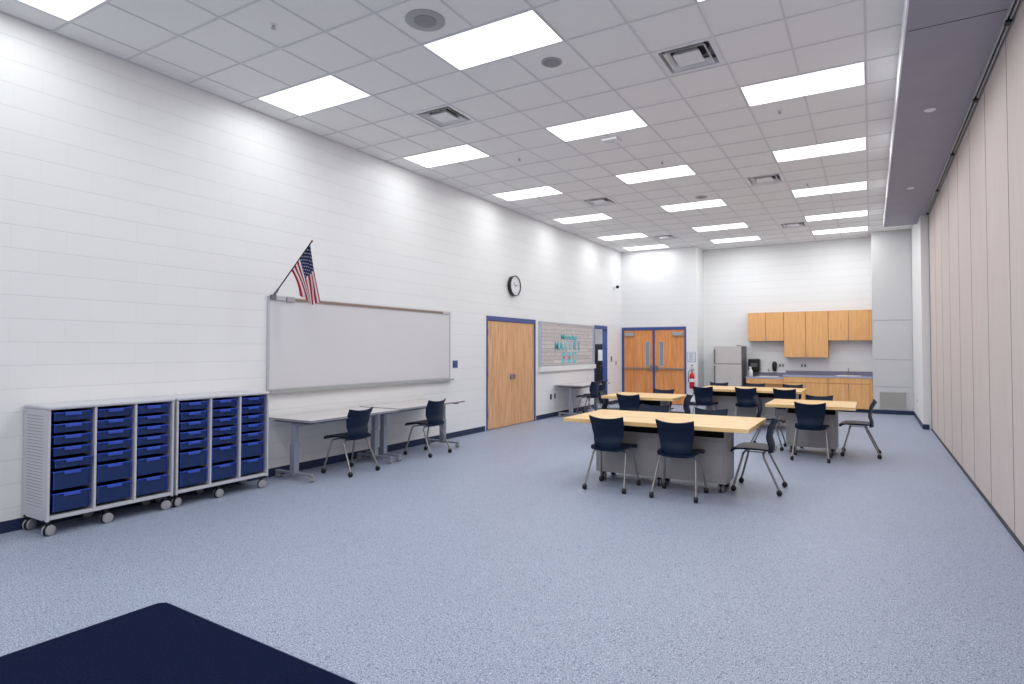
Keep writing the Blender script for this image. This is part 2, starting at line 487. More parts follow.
# --- closet door pair on the left wall
d = sthing('door_1'); y0, y1, zt = D1
mb = MB().box(WX - .10, WX + .012, y0, y0 + .045, 0, zt, .003).box(WX - .10, WX + .012, y1 - .045, y1, 0, zt, .003).box(WX - .10, WX + .0115, y0 + .045, y1 - .045, zt - .09, zt, .003)
build('door_frame', mb, 'blueframe', d)
ym = (y0 + y1) / 2
build('back_panel', MB().box(WX - .118, WX - .10, y0, y1, 0, zt), 'darkvoid', d)
for a, b, hs in ((y0 + .048, ym - .002, 1), (ym + .002, y1 - .048, -1)):
    lf = build('door_leaf', MB().box(WX - .05, WX - .006, a, b, 0.012, zt - .094, .002), 'oak', d)
    hy = ym - .06 * hs
    hm = MB().box(WX - .006, WX + .002, hy - .028, hy + .028, 0.94, 1.06, .002)
    hm.tube([(WX, hy, 0.975), (WX + .045, hy, 0.975), (WX + .045, hy, 1.035), (WX, hy, 1.035)], .008)
    build('handle', hm, 'greyplate', lf, smooth=40)
    for hz in (0.30, 1.08, 1.90):
        e = a + .003 if hs == 1 else b - .003
        build('hinge', MB().tube([(WX + .004, e, hz - .06), (WX + .004, e, hz + .06)], .009), 'blueframe', lf)

# --- open doorway at the far end of the left wall with the little room behind
d = sthing('door_2'); y0, y1, zt = D2
mb = MB().box(WX - WT, WX + .012, y0, y0 + .045, 0, zt, .003).box(WX - WT, WX + .012, y1 - .045, y1, 0, zt, .003).box(WX - WT, WX + .0115, y0 + .045, y1 - .045, zt - .09, zt, .003)
build('door_frame', mb, 'blueframe', d)
mb = MB().box(-8.6, -8.5, 14.1, 17.3, 0, 2.9).box(-8.5, WX - WT, 14.0, 14.1, 0, 2.9).box(-8.5, WX - WT, 17.2, 17.3, 0, 2.9).box(-8.5, WX - WT, 14.1, 17.2, 2.8, 2.9).box(WX - WT - .01, WX - WT, 16.95, 17.2, 0, 2.8)
struct('wall_side_room', mb, 'plaster')
lr = thing('ceiling_light', 'unseen added ceiling light brightening the small room beyond the open blue doorway', 'light', (-7.4, 15.0, 2.8))  # added lamp, out of view, that brightens the little room
build('frame', MB().box(-.31, .31, -.31, .31, -.012, 0), 'white', lr)
build('diffuser', MB().box(-.28, .28, -.28, .28, -.02, -.0125), 'side_room_fill', lr)
bc = thing('storage_cabinet', 'tall black cabinet standing just inside the open blue doorway', 'cabinet', (-6.94, 16.2, 0))
build('body', MB().box(-.29, .29, -.24, .25, 0, 1.72, .006), 'black', bc)
build('door', MB().box(-.28, .28, -.262, -.242, .05, 1.70, .003), 'black', bc)
build('handle', MB().tube([(.2, -.262, .95), (.2, -.29, .97), (.2, -.29, 1.09), (.2, -.262, 1.11)], .008), 'brass', bc)
tag(build('notice_paper', MB().box(-6.845, -6.70, 15.934, 15.937, 1.24, 1.55), 'paper'), 'white notice sheet taped to the black cabinet beyond the open doorway', 'paper')

# --- fire doors in the back wall
d = sthing('door_3'); x0, x1, zt = DX
xm = -5.455
mb = MB().box(x0, x0 + .07, BY - .012, BY + .12, 0, zt, .003).box(x1 - .055, x1, BY - .012, BY + .12, 0, zt, .003).box(x0 + .055, x1 - .055, BY - .0115, BY + .12, zt - .085, zt, .003)
mb.box(xm - .03, xm + .03, BY - .0115, BY + .12, 0, zt - .085, .003)
build('door_frame', mb, 'blueframe', d)
for a, b, s in ((x0 + .073, xm - .033, 1), (xm + .033, x1 - .058, -1)):
    # leaf with a cut-out for the narrow window
    wx0, wx1 = (b - .215, b - .10) if s == 1 else (a + .135, a + .25)
    wz0, wz1 = 1.08, 1.78
    yf, yb = BY + .006, BY + .05
    mb = MB().box(a, wx0, yf, yb, .012, zt - .09).box(wx1, b, yf, yb, .012, zt - .09).box(wx0, wx1, yf, yb, .012, wz0).box(wx0, wx1, yf, yb, wz1, zt - .09)
    lf = build('door_leaf', mb, 'oak2', d)
    build('window_trim', MB().box(wx0 - .012, wx0 + .004, yf - .004, yf + .01, wz0 - .012, wz1 + .012).box(wx1 - .004, wx1 + .012, yf - .004, yf + .01, wz0 - .012, wz1 + .012).box(wx0, wx1, yf - .004, yf + .01, wz0 - .012, wz0 + .004).box(wx0, wx1, yf - .004, yf + .01, wz1 - .004, wz1 + .012), 'bframe', lf)
    build('window_glass', MB().box(wx0 + .004, wx1 - .004, yf + .012, yf + .02, wz0, wz1), 'glass', lf)
    pb = MB().box(a + .02, b - .02, BY - .03, BY + .005, 1.0, 1.035, .004)
    cx = b - .05 if s == 1 else a + .05
    pb.box(cx - .035, cx + .035, BY - .045, BY + .0055, .93, 1.10, .01)
    pb.slot(1); pb.box(a + .03 if s == 1 else cx + .06, cx - .06 if s == 1 else b - .03, BY - .05, BY - .031, 1.0, 1.028, .004)
    build('push_bar', pb, ['chrome', 'steel'], lf)
    c0 = a + .04 if s == 1 else b - .32
    cl = MB().box(c0, c0 + .28, BY - .07, BY + .005, 1.95, 2.045, .008)
    cl.tube([(c0 + .14, BY - .03, 2.05), (c0 + .14 + .18 * s, BY - .05, 2.075)], .008)
    build('door_closer', cl, 'greymetal', lf)
build('outer_panel', MB().box(x0, x1, BY + .22, BY + .24, 0, zt), 'plaster', d)

# ================================================================== CEILING FIXTURES
LG = 'recessed ceiling lights'
proto = thing('ceiling_light', '', 'light', (0, 0, H), 0, LG)
fr = MB(); w2, d2 = 2 * T, T
ft = .018
fr.box(.002, w2 - .002, .002, ft, -.006, .07).box(.002, w2 - .002, d2 - ft, d2 - .002, -.006, .07)
fr.box(.002, ft, ft, d2 - ft, -.006, .07).box(w2 - ft, w2 - .002, ft, d2 - ft, -.006, .07).box(.002, w2 - .002, .002, d2 - .002, .07, .075)
build('frame', fr, 'white', proto)
lens = MB()
n = 12
prev = None
for k in range(n + 1):        # softly arched lens
    yy = ft + (d2 - 2 * ft) * k / n
    zz = 0.002 + 0.012 * math.sin(PI * k / n)
    cur = [lens.bm.verts.new((ft, yy, zz)), lens.bm.verts.new((w2 - ft, yy, zz))]
    if prev: lens.bm.faces.new((prev[0], cur[0], cur[1], prev[1]))
    prev = cur
lo = build('diffuser', lens, 'lamp', proto)
ld = bpy.data.lights.new('lamp_light', 'AREA'); ld.shape = 'RECTANGLE'; ld.size = w2 - .06; ld.size_y = d2 - .06
ld.energy = LAMP_WATTS; ld.color = LAMP_COLOR[:3]; ld.spread = math.radians(180)
ld_mid = ld.copy(); ld.energy = LAMP_WATTS * 0.45     # the row beside the wall is dimmed
ll = bpy.data.objects.new('lamp_light', ld); COL.objects.link(ll); ll.parent = proto; ll.location = (w2 / 2, d2 / 2, 0)
ordn = {-4: 'first', 0: 'second', 4: 'third', 8: 'fourth', 12: 'fifth', 16: 'sixth', 19: 'seventh and farthest'}
colw = {0: 'row nearest the whiteboard wall', 4: 'middle row', 8: 'row nearest the grey soffit'}
first = True
for gx, gy in LIGHTS:
    rn = {0: {-4: 'first', 0: 'second', 4: 'third', 8: 'fourth', 12: 'fifth', 16: 'sixth', 19: 'last'},
          4: {0: 'first', 4: 'second', 8: 'third', 12: 'fourth', 16: 'fifth', 19: 'last'},
          8: {0: 'first', 4: 'second', 8: 'third', 12: 'fourth', 16: 'fifth', 19: 'last'}}[gx].get(gy)
    if rn: lab = 'bright rectangular ceiling light, %s from the front in the %s' % (rn, colw[gx])
    else: lab = 'ceiling light over the front of the room, outside the photo'
    if gx == 8 and gy == 0: lab = 'ceiling light cut off by the top edge, first in the row nearest the grey soffit'
    loc = (GX + gx * T, GY + gy * T, H)
    if first: proto.location = loc; proto['label'] = lab; first = False
    else:
        o = dup(proto, loc, 0, lab, LG)
        if gx > 0:
            for ch in o.children:
                if ch.type == 'LIGHT': ch.data = ld_mid

VG = 'square air diffusers in the ceiling'
vp = thing('air_diffuser', '', 'vent', (0, 0, H), 0, VG)
def ring(mb, c, a, b, z0, z1, za=None):
    """sloping square ring from half-width a at z0 to half-width b at z1"""
    A = [mb.bm.verts.new((c + sx * a, c + sy * a, z0)) for sx, sy in ((-1, -1), (1, -1), (1, 1), (-1, 1))]
    B = [mb.bm.verts.new((c + sx * b, c + sy * b, z1)) for sx, sy in ((-1, -1), (1, -1), (1, 1), (-1, 1))]
    A2 = [mb.bm.verts.new(v.co + Vector((0, 0, .004))) for v in A]; B2 = [mb.bm.verts.new(v.co + Vector((0, 0, .004))) for v in B]
    for i in range(4):
        j = (i + 1) % 4
        mb.bm.faces.new((A[i], A[j], B[j], B[i])); mb.bm.faces.new((A2[j], A2[i], B2[i], B2[j]))
        mb.bm.faces.new((A[j], A[i], A2[i], A2[j])); mb.bm.faces.new((B[i], B[j], B2[j], B2[i]))
c = T / 2
fr = MB(); ring(fr, c, .300, .245, .0, .003); ring(fr, c, .246, .235, .003, .06)
build('frame', fr, 'white', vp)
l1 = MB(); ring(l1, c, .205, .165, -.004, .045); build('louver', l1, 'white', vp)
l2 = MB(); ring(l2, c, .128, .10, -.002, .04); l2.box(c - .127, c + .127, c - .127, c + .127, -.004, 0); build('louver', l2, 'white', vp)
build('duct', MB().box(.02, T - .02, .02, T - .02, .10, .104).box(.02, .03, .02, T - .02, .055, .10).box(T - .03, T - .02, .02, T - .02, .055, .10).box(.03, T - .03, .02, .03, .055, .10).box(.03, T - .03, T - .03, T - .02, .055, .10), 'greymetal', vp)
build('duct_opening', MB().lathe([(.19, 0), (.19, .02)], (c, c, .078), 28), 'darkvoid', vp)
vl = {(2, 2): 'air diffuser nearest the viewer on the whiteboard side of the ceiling', (7, 2): 'air diffuser nearest the viewer, near the top of the photo on the soffit side',
      (2, 10): 'air diffuser halfway down the ceiling on the whiteboard side', (7, 10): 'air diffuser halfway down the ceiling on the soffit side',
      (2, 17): 'farthest air diffuser on the whiteboard side, near the back wall', (7, 17): 'farthest air diffuser on the soffit side, near the kitchen'}
first = True
for v in VENTS:
    lab = vl.get(v, 'square air diffuser over the front of the room, outside the photo')
    loc = (GX + v[0] * T, GY + v[1] * T, H)
    if first: vp.location = loc; vp['label'] = lab; first = False
    else: dup(vp, loc, 0, lab, VG)

def round_fix(name, label, cat, x, y, r, inner, z=H, mats=('spk_ring', 'spk')):
    t = thing(name, label, cat, (x, y, z))
    build('ring', MB().lathe([(r, 0), (r, -.006), (r * .93, -.012), (inner, -.010), (inner, 0)], (0, 0, 0), 32), mats[0], t, smooth=40)
    build('grille', MB().lathe([(inner * .98, -.006), (inner * .98, -.013), (inner * .5, -.018), (.001, -.019)], (0, 0, 0), 32), mats[1], t, smooth=60)
    return t
def gp(i, j): return GX + i * T, GY + j * T
round_fix('ceiling_speaker', 'large round ceiling speaker above the middle of the room, nearest the viewer', 'speaker', *gp(4.5, -.5), .175, .10)
round_fix('ceiling_speaker', 'plain round grey ceiling disc just beyond the largest ceiling light', 'speaker', *gp(5.5, 1.5), .105, .085)
round_fix('ceiling_speaker', 'small round ceiling disc just in front of a middle-row light halfway down', 'speaker', *gp(5.5, 11.5), .11, .06)
for i, j, lab in ((2.5, -1.5, 'nearest ceiling sprinkler, between the two nearest left lights'), (2.5, 5.5, 'ceiling sprinkler just beyond the third light on the whiteboard side'),
                  (8.5, 5.5, 'ceiling sprinkler between the second and third lights beside the soffit'), (8.5, 11.5, 'ceiling sprinkler farther down the row of lights beside the soffit'),
                  (5.5, 7.5, 'ceiling sprinkler in the middle of the room beyond the white sensor box')):
    t = thing('ceiling_sprinkler', lab, 'sprinkler', (*gp(i, j), H), 0, 'ceiling sprinklers')
    build('flange', MB().lathe([(.035, 0), (.035, -.003), (.015, -.008)], (0, 0, 0), 18), 'white', t)
    build('head', MB().lathe([(.011, -.008), (.011, -.03), (.022, -.032), (.022, -.036)], (0, 0, 0), 14), 'alum', t)
t = thing('ceiling_sensor', 'small white rectangular sensor box on the ceiling behind a middle light', 'sensor', (*gp(5.0, 5.35), H))
build('housing', MB().box(-.11, .11, -.09, .09, -.035, 0, .008), 'white', t)
build('lens', MB().lathe([(.03, -.033), (.025, -.045), (.005, -.05)], (0, 0, 0), 16), 'grille', t)
for y, lab in ((7.83, 'nearer small round white light set in the grey soffit'), (11.49, 'farther small round white light set in the grey soffit')):
    t = thing('soffit_downlight', lab, 'light', (0.6, y, 4.2), 0, 'small round lights in the soffit')
    build('ring', MB().lathe([(.055, 0), (.055, -.004), (.045, -.008), (.001, -.008)], (0, 0, 0), 24), 'white', t, smooth=40)
    build('lens', MB().lathe([(.04, -.0081), (.035, -.013), (.001, -.014)], (0, 0, 0), 24), 'white', t, smooth=40)

# ================================================================== TOTE CABINETS + TRAYS
def caster(parent, x, y, z0, R=.042, wd=.022, ang=0.0, wm='wheel', fm='black'):
    """twin wheel caster: fork (part) with wheels (sub-part)"""
    m = Matrix.Translation((x, y, 0)) @ Matrix.Rotation(ang, 4, 'Z')
    f = MB().box(-.028, .028, -.022, .022, z0 - .018, z0, .004)
    f.lathe([(R * 1.06, -.010), (R * 1.06, .010)], (.012, 0, R), 20, 'Y')
    f.box(-.012, .022, -.01, .01, R, z0 - .01, .003)
    bmesh.ops.transform(f.bm, matrix=m, verts=f.bm.verts)
    fo = build('caster', f, fm, parent, smooth=40)
    wb = MB()
    for s in (-1, 1):
        wb.lathe([(R * .7, s * (.011 + wd)), (R * .95, s * (.011 + wd * .8)), (R, s * (.011 + wd * .4)), (R, s * .011)][::s], (.012, 0, R), 20, 'Y')
    bmesh.ops.transform(wb.bm, matrix=m, verts=wb.bm.verts)
    build('wheel', wb, wm, fo, smooth=40)
    return fo

CH, CB = 1.083, 0.137      # cabinet top, body bottom
CD = 0.46                  # depth
CW = 1.035
def make_cabinet(label, y0):
    t = thing('tote_cabinet', label, 'cabinet', (WX + .012, y0, 0), 0, 'rolling cabinets of blue trays')
    # local: x 0 (wall) .. CD (front), y 0..CW
    b = MB().box(0, .012, .02, CW - .02, CB, CH - .03)                       # back
    b.box(0, CD, .02, CW - .02, CB, CB + .028, .003)                         # bottom
    for k in (1, 2):
        yy = .02 + (CW - .04) * k / 3
        b.box(.012, CD, yy - .009, yy + .009, CB + .028, CH - .03)
    build('body', b, 'cab', t)
    for s in (0, 1):
        ya = 0.0 if s == 0 else CW - .0195
        sp = MB().box(0, CD, ya, ya + .0195, CB - .012, CH - .03, .004)
        yo = ya if s == 0 else ya + .0195
        for k in range(30):                                                  # pressed louvres
            z = CB + .10 + k * .0262
            sp.slot(0).box(.07, CD - .09, yo - .003, yo + .003, z + .004, z + .010, .002, 1)
            sp.slot(1).box(.075, CD - .095, yo - .0012, yo + .0012, z, z + .0042)  # grey strip paints the shade of the slot below each louvre
        build('side_panel', sp, ['cab', 'greyplate'], t)
    build('top', MB().box(-.002, CD + .012, -.004, CW + .004, CH - .03, CH, .012, 3), 'cab', t)
    for fx in (.06, CD - .05):
        for fy, a in ((.025, .5), (.46, .1), (CW - .06, -.3)):
            caster(t, fx, fy, CB - .0, .045, .02, a + PI / 2)
    return t
ca = make_cabinet('left light grey rolling cabinet of blue trays, nearest the viewer', 2.345)
cb_ = dup(ca, (WX + .012, 3.405, 0), 0, 'right light grey rolling cabinet of blue trays, beside the grey tables')

tw = (CW - .04) / 3 - .018 - .026
def make_tray(deep):
    h = .155 if deep else .074
    t = thing('storage_tray', '', 'tray', (0, 0, 0), 0, 'blue storage trays')
    # local: front at x=0, extends to -x; y centred; z from 0
    D = .40; hw = tw / 2; tp = .012; th = .004
    b = MB()
    b.hull8([(-D, -hw + tp, 0), (-.010, -hw + tp, 0), (-.010, hw - tp, 0), (-D, hw - tp, 0)], [(-D, -hw + tp, th), (-.010, -hw + tp, th), (-.010, hw - tp, th), (-D, hw - tp, th)])
    for (xa, xb, ya, yb) in ((-.014, -.008, -hw + tp, hw - tp), (-D, -D + th, -hw + tp, hw - tp), (-D, -.01, -hw + tp, -hw + tp + th), (-D, -.01, hw - tp - th, hw - tp)):
        gx = .006 if xa > -.1 and xb > -.1 and xb != -.01 else 0
        b.hull8([(xa, ya, 0), (xb, ya, 0), (xb, yb, 0), (xa, yb, 0)], [(xa + gx, ya - .004, h), (xb + gx, ya - .004, h), (xb + gx, yb + .004, h), (xa + gx, yb + .004, h)])
    build('tub', b, 'tray', t)
    r = MB().box(-.012, .006, -hw, hw, h - .011, h, .003).box(-D, -.012, -hw, -hw + .014, h - .005, h).box(-D, -.012, hw - .014, hw, h - .005, h)
    r.box(-.004, .001, -hw + .008, -hw + .013, .004, h - .010).box(-.004, .001, hw - .013, hw - .008, .004, h - .010)
    build('rim', r, 'trayrim', t)
    build('label_holder', MB().box(0, .012, -.062, .062, h - .030, h - .004, .003), 'traylabel', t)
    return t
protos = {}
rown = ['top', 'second', 'third', 'fourth', 'fifth', 'sixth', 'bottom']
for ci, (cy, cname) in enumerate(((2.345, 'left'), (3.405, 'right'))):
    for k in range(3):
        yc = cy + .02 + (CW - .04) * (k + .5) / 3
        z = CH - .03
        for r in range(7):
            deep = r >= 5
            z -= .185 if deep else .0985
            x = WX + .012 + CD - .022
            if (ci, k, r) == (0, 0, 4): x += .028
            lab = '%s blue tray, %s in the %s column of the %s rolling cabinet' % ('deep' if deep else 'shallow', rown[r], ['left', 'middle', 'right'][k], cname)
            loc = (x, yc, z)
            if deep not in protos:
                protos[deep] = make_tray(deep); protos[deep].location = loc; protos[deep]['label'] = lab
            else: dup(protos[deep], loc, 0, lab)

# ================================================================== CHAIRS
def make_chair():
    t = thing('rolling_chair', '', 'chair', (0, 0, 0), 0, 'navy shell chairs')
    # +Y is the front of the chair
    def lerp(pts, v):
        for (a, p), (b, q_) in zip(pts[:-1], pts[1:]):
            if v <= b: f = (v - a) / (b - a); f = f * f * (3 - 2 * f) * .5 + f * .5; return p + (q_ - p) * f
        return pts[-1][1]
    YB = [(0, -.155), (.2, -.168), (.45, -.142), (.7, -.158), (1, -.215)]
    ZB = [(0, .425), (1, .812)]
    WB = [(0, .136), (.12, .146), (.35, .172), (.7, .195), (1, .204)]
    def back(u, v):
        wv = lerp(WB, v); z = .425 + (.800 - .425) * v
        z += (.028 * abs(u) ** 2.2 - .008) * max(0, (v - .6) / .4)
        return Vector((u * wv, lerp(YB, v) + .035 * u * u, z))
    build('backrest', MB().sheet(back, 14, 16, -.011), 'shell', t, smooth=50)
    def seat(u, v):
        y = -.165 + .43 * v
        wv = .202 + .022 * min(1, v * 1.6)
        if v > .85: wv *= 1 - .10 * ((v - .85) / .15) ** 2
        if v < .1: wv *= 1 - .12 * ((.1 - v) / .1) ** 2
        z = .443 + .014 * v + .008 * math.sin(v * PI) - (.035 * ((v - .82) / .18) ** 2 if v > .82 else 0) + .014 * abs(u) ** 3 * (1 - v)
        if v < .12: z -= .012 * (.12 - v) / .12
        return Vector((u * wv, y + .012 * (1 - u * u) * (v > .5), z))
    build('seat', MB().sheet(seat, 14, 18, -.018), 'shell', t, smooth=50)
    fr = MB()
    for ya in (-.065, .135): fr.tube([(-.13, ya, .424), (.13, ya, .424)], .0105, 10)
    for x in (-.09, .09): fr.box(x - .018, x + .018, -.075, .145, .424, .432, .003)
    build('under_frame', fr, 'chrome', t, smooth=40)
    for sx in (-1, 1):
        for ya, yf in ((-.065, -.235), (.135, .235)):
            pts = [(sx * .12, ya, .424), (sx * .150, ya, .424)]
            for k in range(1, 6):
                a = k / 5 * PI / 2
                pts.append((sx * (.150 + .046 * math.sin(a)), ya + (yf - ya) * .02 * k, .424 - .046 * (1 - math.cos(a))))
            pts.append((sx * .232, yf, .055))
            lg = build('leg', MB().tube(pts, .012, 10), 'chrome', t, smooth=40)
            c = MB(); X, Y, R = sx * .232, yf, .030
            for s in (-1, 1): c.lathe([(R * .5, s * .021), (R * .86, s * .018), (R, s * .011), (R, s * .002)][::s], (X, Y, R), 14, 'X')
            c.lathe([(.017, R), (.024, R + .01), (.02, R + .026), (.012, R + .034)], (X, Y, 0), 12)
            build('caster', c, 'black', lg, smooth=40)
    return t
chair0 = make_chair(); used = [False]
def chair(x, y, deg, label, group):
    if not used[0]:
        used[0] = True; chair0.location = (x, y, 0); chair0.rotation_euler = (0, 0, math.radians(deg)); chair0['label'] = label; chair0['group'] = group
        return chair0
    return dup(chair0, (x, y, 0), math.radians(deg), label, group)
g1, g2, g3, g4, g5 = 'chairs around the nearest wood table', 'chairs around the far left wood table', 'chairs around the long back table', 'chairs around the small right wood table', 'chairs at the grey wall tables'
chair(-2.565, 6.36, 0, 'navy chair on the near long side of the nearest wood table, left one', g1)
chair(-1.797, 6.36, 1, 'navy chair on the near long side of the nearest wood table, right one', g1)
chair(-1.098, 7.09, 90, 'navy chair seen side-on at the right end of the nearest wood table', g1)
chair(-1.75, 7.50, 182, 'navy chair on the far side of the nearest wood table, right one', g1)
chair(-2.56, 7.68, 174, 'navy chair on the far side of the nearest wood table, left one', g1)
chair(-3.54, 9.66, 0, 'navy chair on the near side of the far left wood table', g2)
chair(-3.40, 10.85, 180, 'navy chair behind the far left wood table, in front of the double doors', g2)
chair(-4.13, 10.22, -84, 'navy chair at the left end of the far left wood table', g2)
chair(-2.83, 10.10, 90, 'navy chair seen edge-on at the right end of the far left wood table', g2)
chair(-2.965, 12.40, 0, 'navy chair, leftmost on the near side of the long back table', g3)
chair(-2.135, 12.40, 0, 'navy chair, middle one on the near side of the long back table', g3)
chair(-1.43, 12.38, 0, 'navy chair, rightmost on the near side of the long back table', g3)
chair(-3.00, 13.72, 180, 'navy chair, on the far side of the long back table before the refrigerator', g3)
chair(-2.22, 13.72, 180, 'navy chair, middle one on the far side of the long back table', g3)
chair(-1.46, 13.72, 180, 'navy chair, rightmost on the far side of the long back table', g3)
chair(-.748, 9.39, 0, 'navy chair on the near side of the small right wood table', g4)
chair(-.735, 10.60, 180, 'navy chair on the far side of the small right wood table', g4)
chair(-1.44, 10.14, -90, 'navy chair at the left end of the small right wood table', g4)
chair(-.14, 10.10, 90, 'navy chair seen side-on at the right end of the small right wood table', g4)
chair(-5.78, 5.51, 90, 'navy chair at the nearer grey wall table, beside the blue tray cabinets', g5)
chair(-5.78, 7.03, 90, 'navy chair at the second grey wall table, under the whiteboard end', g5)
chair(-5.78, 12.98, 80, 'navy chair at the grey table below the bulletin board, nearer one', g5)
chair(-5.84, 13.53, 74, 'navy chair at the grey table below the bulletin board, farther one', g5)

# ================================================================== WOOD TABLES
def make_table(label, cx, cy, wx, dy, bx0, bx1, by0, by1, seams_x):
    t = thing('work_table', label, 'table', (cx, cy, 0), 0, 'butcher block work tables')
    build('tabletop', MB().box(-wx / 2, wx / 2, -dy / 2, dy / 2, .715, .76, .004), 'butcher', t)
    bx0 -= cx; bx1 -= cx; by0 -= cy; by1 -= cy
    b = MB().box(bx0, bx0 + .02, by0, by1, .105, .715).box(bx1 - .02, bx1, by0, by1, .105, .715)
    b.box(bx0 + .02, bx1 - .02, by0, by1, .105, .125).box(bx0 + .02, bx1 - .02, by0 + .02, by1 - .02, .545, .565)
    b.box(bx0 + .02, bx1 - .02, by1 - .02, by1, .125, .715)
    build('base_cabinet', b, 'basegrey', t)
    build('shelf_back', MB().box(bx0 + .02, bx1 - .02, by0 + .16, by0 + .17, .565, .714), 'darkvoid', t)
    xs = [bx0 + .021] + [s - cx for s in seams_x] + [bx1 - .021]
    for a, c in zip(xs[:-1], xs[1:]):
        dr = build('door', MB().box(a + .0015, c - .0015, by0 - .002, by0 + .018, .127, .56, .0015), 'basegrey', t)
    build('rail', MB().box(bx0 + .02, bx1 - .02, by0, by0 + .015, .562, .60), 'basegrey', t)
    xs = [bx0 + .07, bx1 - .07] + ([(bx0 + bx1) / 2] if wx > 1.6 else [])
    for x in xs:
        for y in (by0 + .06, by1 - .06): caster(t, x, y, .105, .045, .02, PI / 2 + .15, 'greyplate', 'black')
    return t
make_table('large butcher block table nearest the viewer on a grey rolling base', -2.11, 6.87, 2.08, 1.14, -2.885, -1.368, 6.65, 7.08, [-2.12])
make_table('small butcher block table at the far left, before the double doors', -3.45, 10.13, 1.26, 1.02, -3.83, -3.10, 9.93, 10.42, [-3.43])
make_table('small butcher block table on the right, in front of the kitchen', -.775, 9.90, 1.18, 1.06, -1.13, -.44, 9.80, 10.25, [-.80])
make_table('long butcher block table at the back, parallel to the kitchen', -2.14, 12.92, 1.98, 1.16, -3.0, -1.27, 12.70, 13.16, [-2.42, -1.85])

# ================================================================== GREY WALL TABLES
def make_grey_table(label, y0, L, zt, depth=.83, rot=0.0, x0=None):
    x0 = WX + .03 if x0 is None else x0
    t = thing('rolling_table', label, 'table', (x0, y0, 0), rot, 'grey wall tables')
    build('tabletop', MB().box(0, depth, 0.004, L - .004, zt - .028, zt, .003), 'tgrey', t)
    build('edge_band', MB().box(-.002, depth + .002, 0.002, L - .002, zt - .024, zt - .004), 'tgrey_edge', t)
    build('cross_beam', MB().box(.35, .41, .12, L - .12, zt - .10, zt - .05, .004), 'tleg', t)
    for yc in (.085, L - .085):
        f = build('column', MB().box(.345, .415, yc - .03, yc + .03, .43, zt - .06, .006).box(.338, .422, yc - .036, yc + .036, .06, .435, .006), 'tleg', t)
        build('top_bracket', MB().box(.04, depth - .08, yc - .03, yc + .03, zt - .055, zt - .028, .004), 'fridge_side', t)
        ft = build('foot', MB().box(.06, .70, yc - .025, yc + .025, .068, .098, .006), 'tleg', t)
        for x in (.09, .67):
            c = MB()
            for s in (-1, 1): c.lathe([(.018, s * .024), (.031, s * .022), (.033, s * .014), (.033, s * .004)][::s], (x, yc, .033), 16, 'Y')
            c.lathe([(.012, .035), (.012, .07)], (x, yc, 0), 10)
            build('caster', c, 'wheel', ft, smooth=40)
    return t
make_grey_table('grey rolling table beside the blue tray cabinets, under the whiteboard', 4.755, 1.50, .737, depth=.755)
make_grey_table('second grey rolling table against the wall, nearer the closet doors', 6.258, 1.52, .748, depth=.755)
make_grey_table('grey rolling table under the bulletin board', 12.35, 1.62, .738, depth=.72)

# ================================================================== WHITEBOARD
b0, b1, z0, z1 = 4.745, 8.395, 1.052, 2.222
t = thing('whiteboard', 'long blank whiteboard with aluminium frame on the left wall', 'whiteboard', (WX, 0, 0))
build('writing_surface', MB().box(.012, .018, b0 + .02, b1 - .02, z0 + .02, z1 - .05), 'board', t)
f = MB().box(0, .024, b0, b0 + .03, z0, z1, .003).box(0, .024, b1 - .03, b1, z0, z1, .003).box(0, .0235, b0 + .03, b1 - .03, z0, z0 + .025, .002).box(0, .0235, b0 + .03, b1 - .03, z1 - .055, z1, .003).box(0, .012, b0 + .03, b1 - .03, z0 + .02, z1 - .05)
build('frame', f, 'bframe', t)
build('marker_tray', MB().box(0, .085, b0 + .02, b1 + .03, z0 - .030, z0 - .010, .003).box(.077, .085, b0 + .02, b1 + .03, z0 - .012, z0 + .002), 'alum', t)  # darker metal than the frame, putting front-face shade into the colour
build('cork_strip', MB().box(.0236, .030, b0 + .40, b1 - .22, z1 - .045, z1 - .012), 'cork', t)
build('map_clip', MB().box(.0236, .045, b0 + .26, b0 + .38, z1 - .06, z1 + .005, .004), 'greymetal', t)
build('end_cap', MB().box(.0236, .045, b0 + .10, b0 + .24, z1 - .05, z1 + .004, .004).box(.0236, .032, b1 - .22, b1 - .05, z1 - .05, z1 - .008, .003), 'bframe', t)

# flag
t = thing('wall_flag', 'small American flag on an angled pole above the whiteboard corner', 'flag', (0, 0, 0))
P0, P1 = Vector((-6.375, 4.80, 2.225)), Vector((-5.765, 4.85, 2.84))
build('pole', MB().tube([P0, P1], .008, 10), 'black', t, smooth=40)
build('pole_socket', MB().tube([P0 - (P1 - P0) * .03, P0 + (P1 - P0) * .12], [.018, .014], 10).box(-6.43 + .024, -6.36, 4.77, 4.83, 2.185, 2.235, .003), 'greyplate', t)
build('finial', MB().tube([P1, P1 + (P1 - P0) * .015, P1 + (P1 - P0) * .03], [.011, .014, .004], 10), 'brass', t)
fa = P0 + (P1 - P0) * .965; fb = P0 + (P1 - P0) * .47
ctl = {0.0: (Vector((-5.65, 4.86, 2.12))), 0.55: Vector((-5.78, 4.88, 2.075)), 1.0: Vector((-5.893, 4.80, 2.20))}
def flag_pt(s, v):
    top = fa.lerp(fb, s)
    bot = ctl[0.0].lerp(ctl[.55], s / .55) if s < .55 else ctl[.55].lerp(ctl[1.0], (s - .55) / .45)
    p = top.lerp(bot, v)
    # cloth leaves the pole outward, then hangs
    p.x += .035 * math.sin(v * PI) * (1 - s * .3) * (-0.3 if s < .25 else .6)
    p.y += .030 * v ** .6 * math.sin(s * PI * 2.6 + v * 1.5)
    return p
ns, nv = 13 * 6, 60
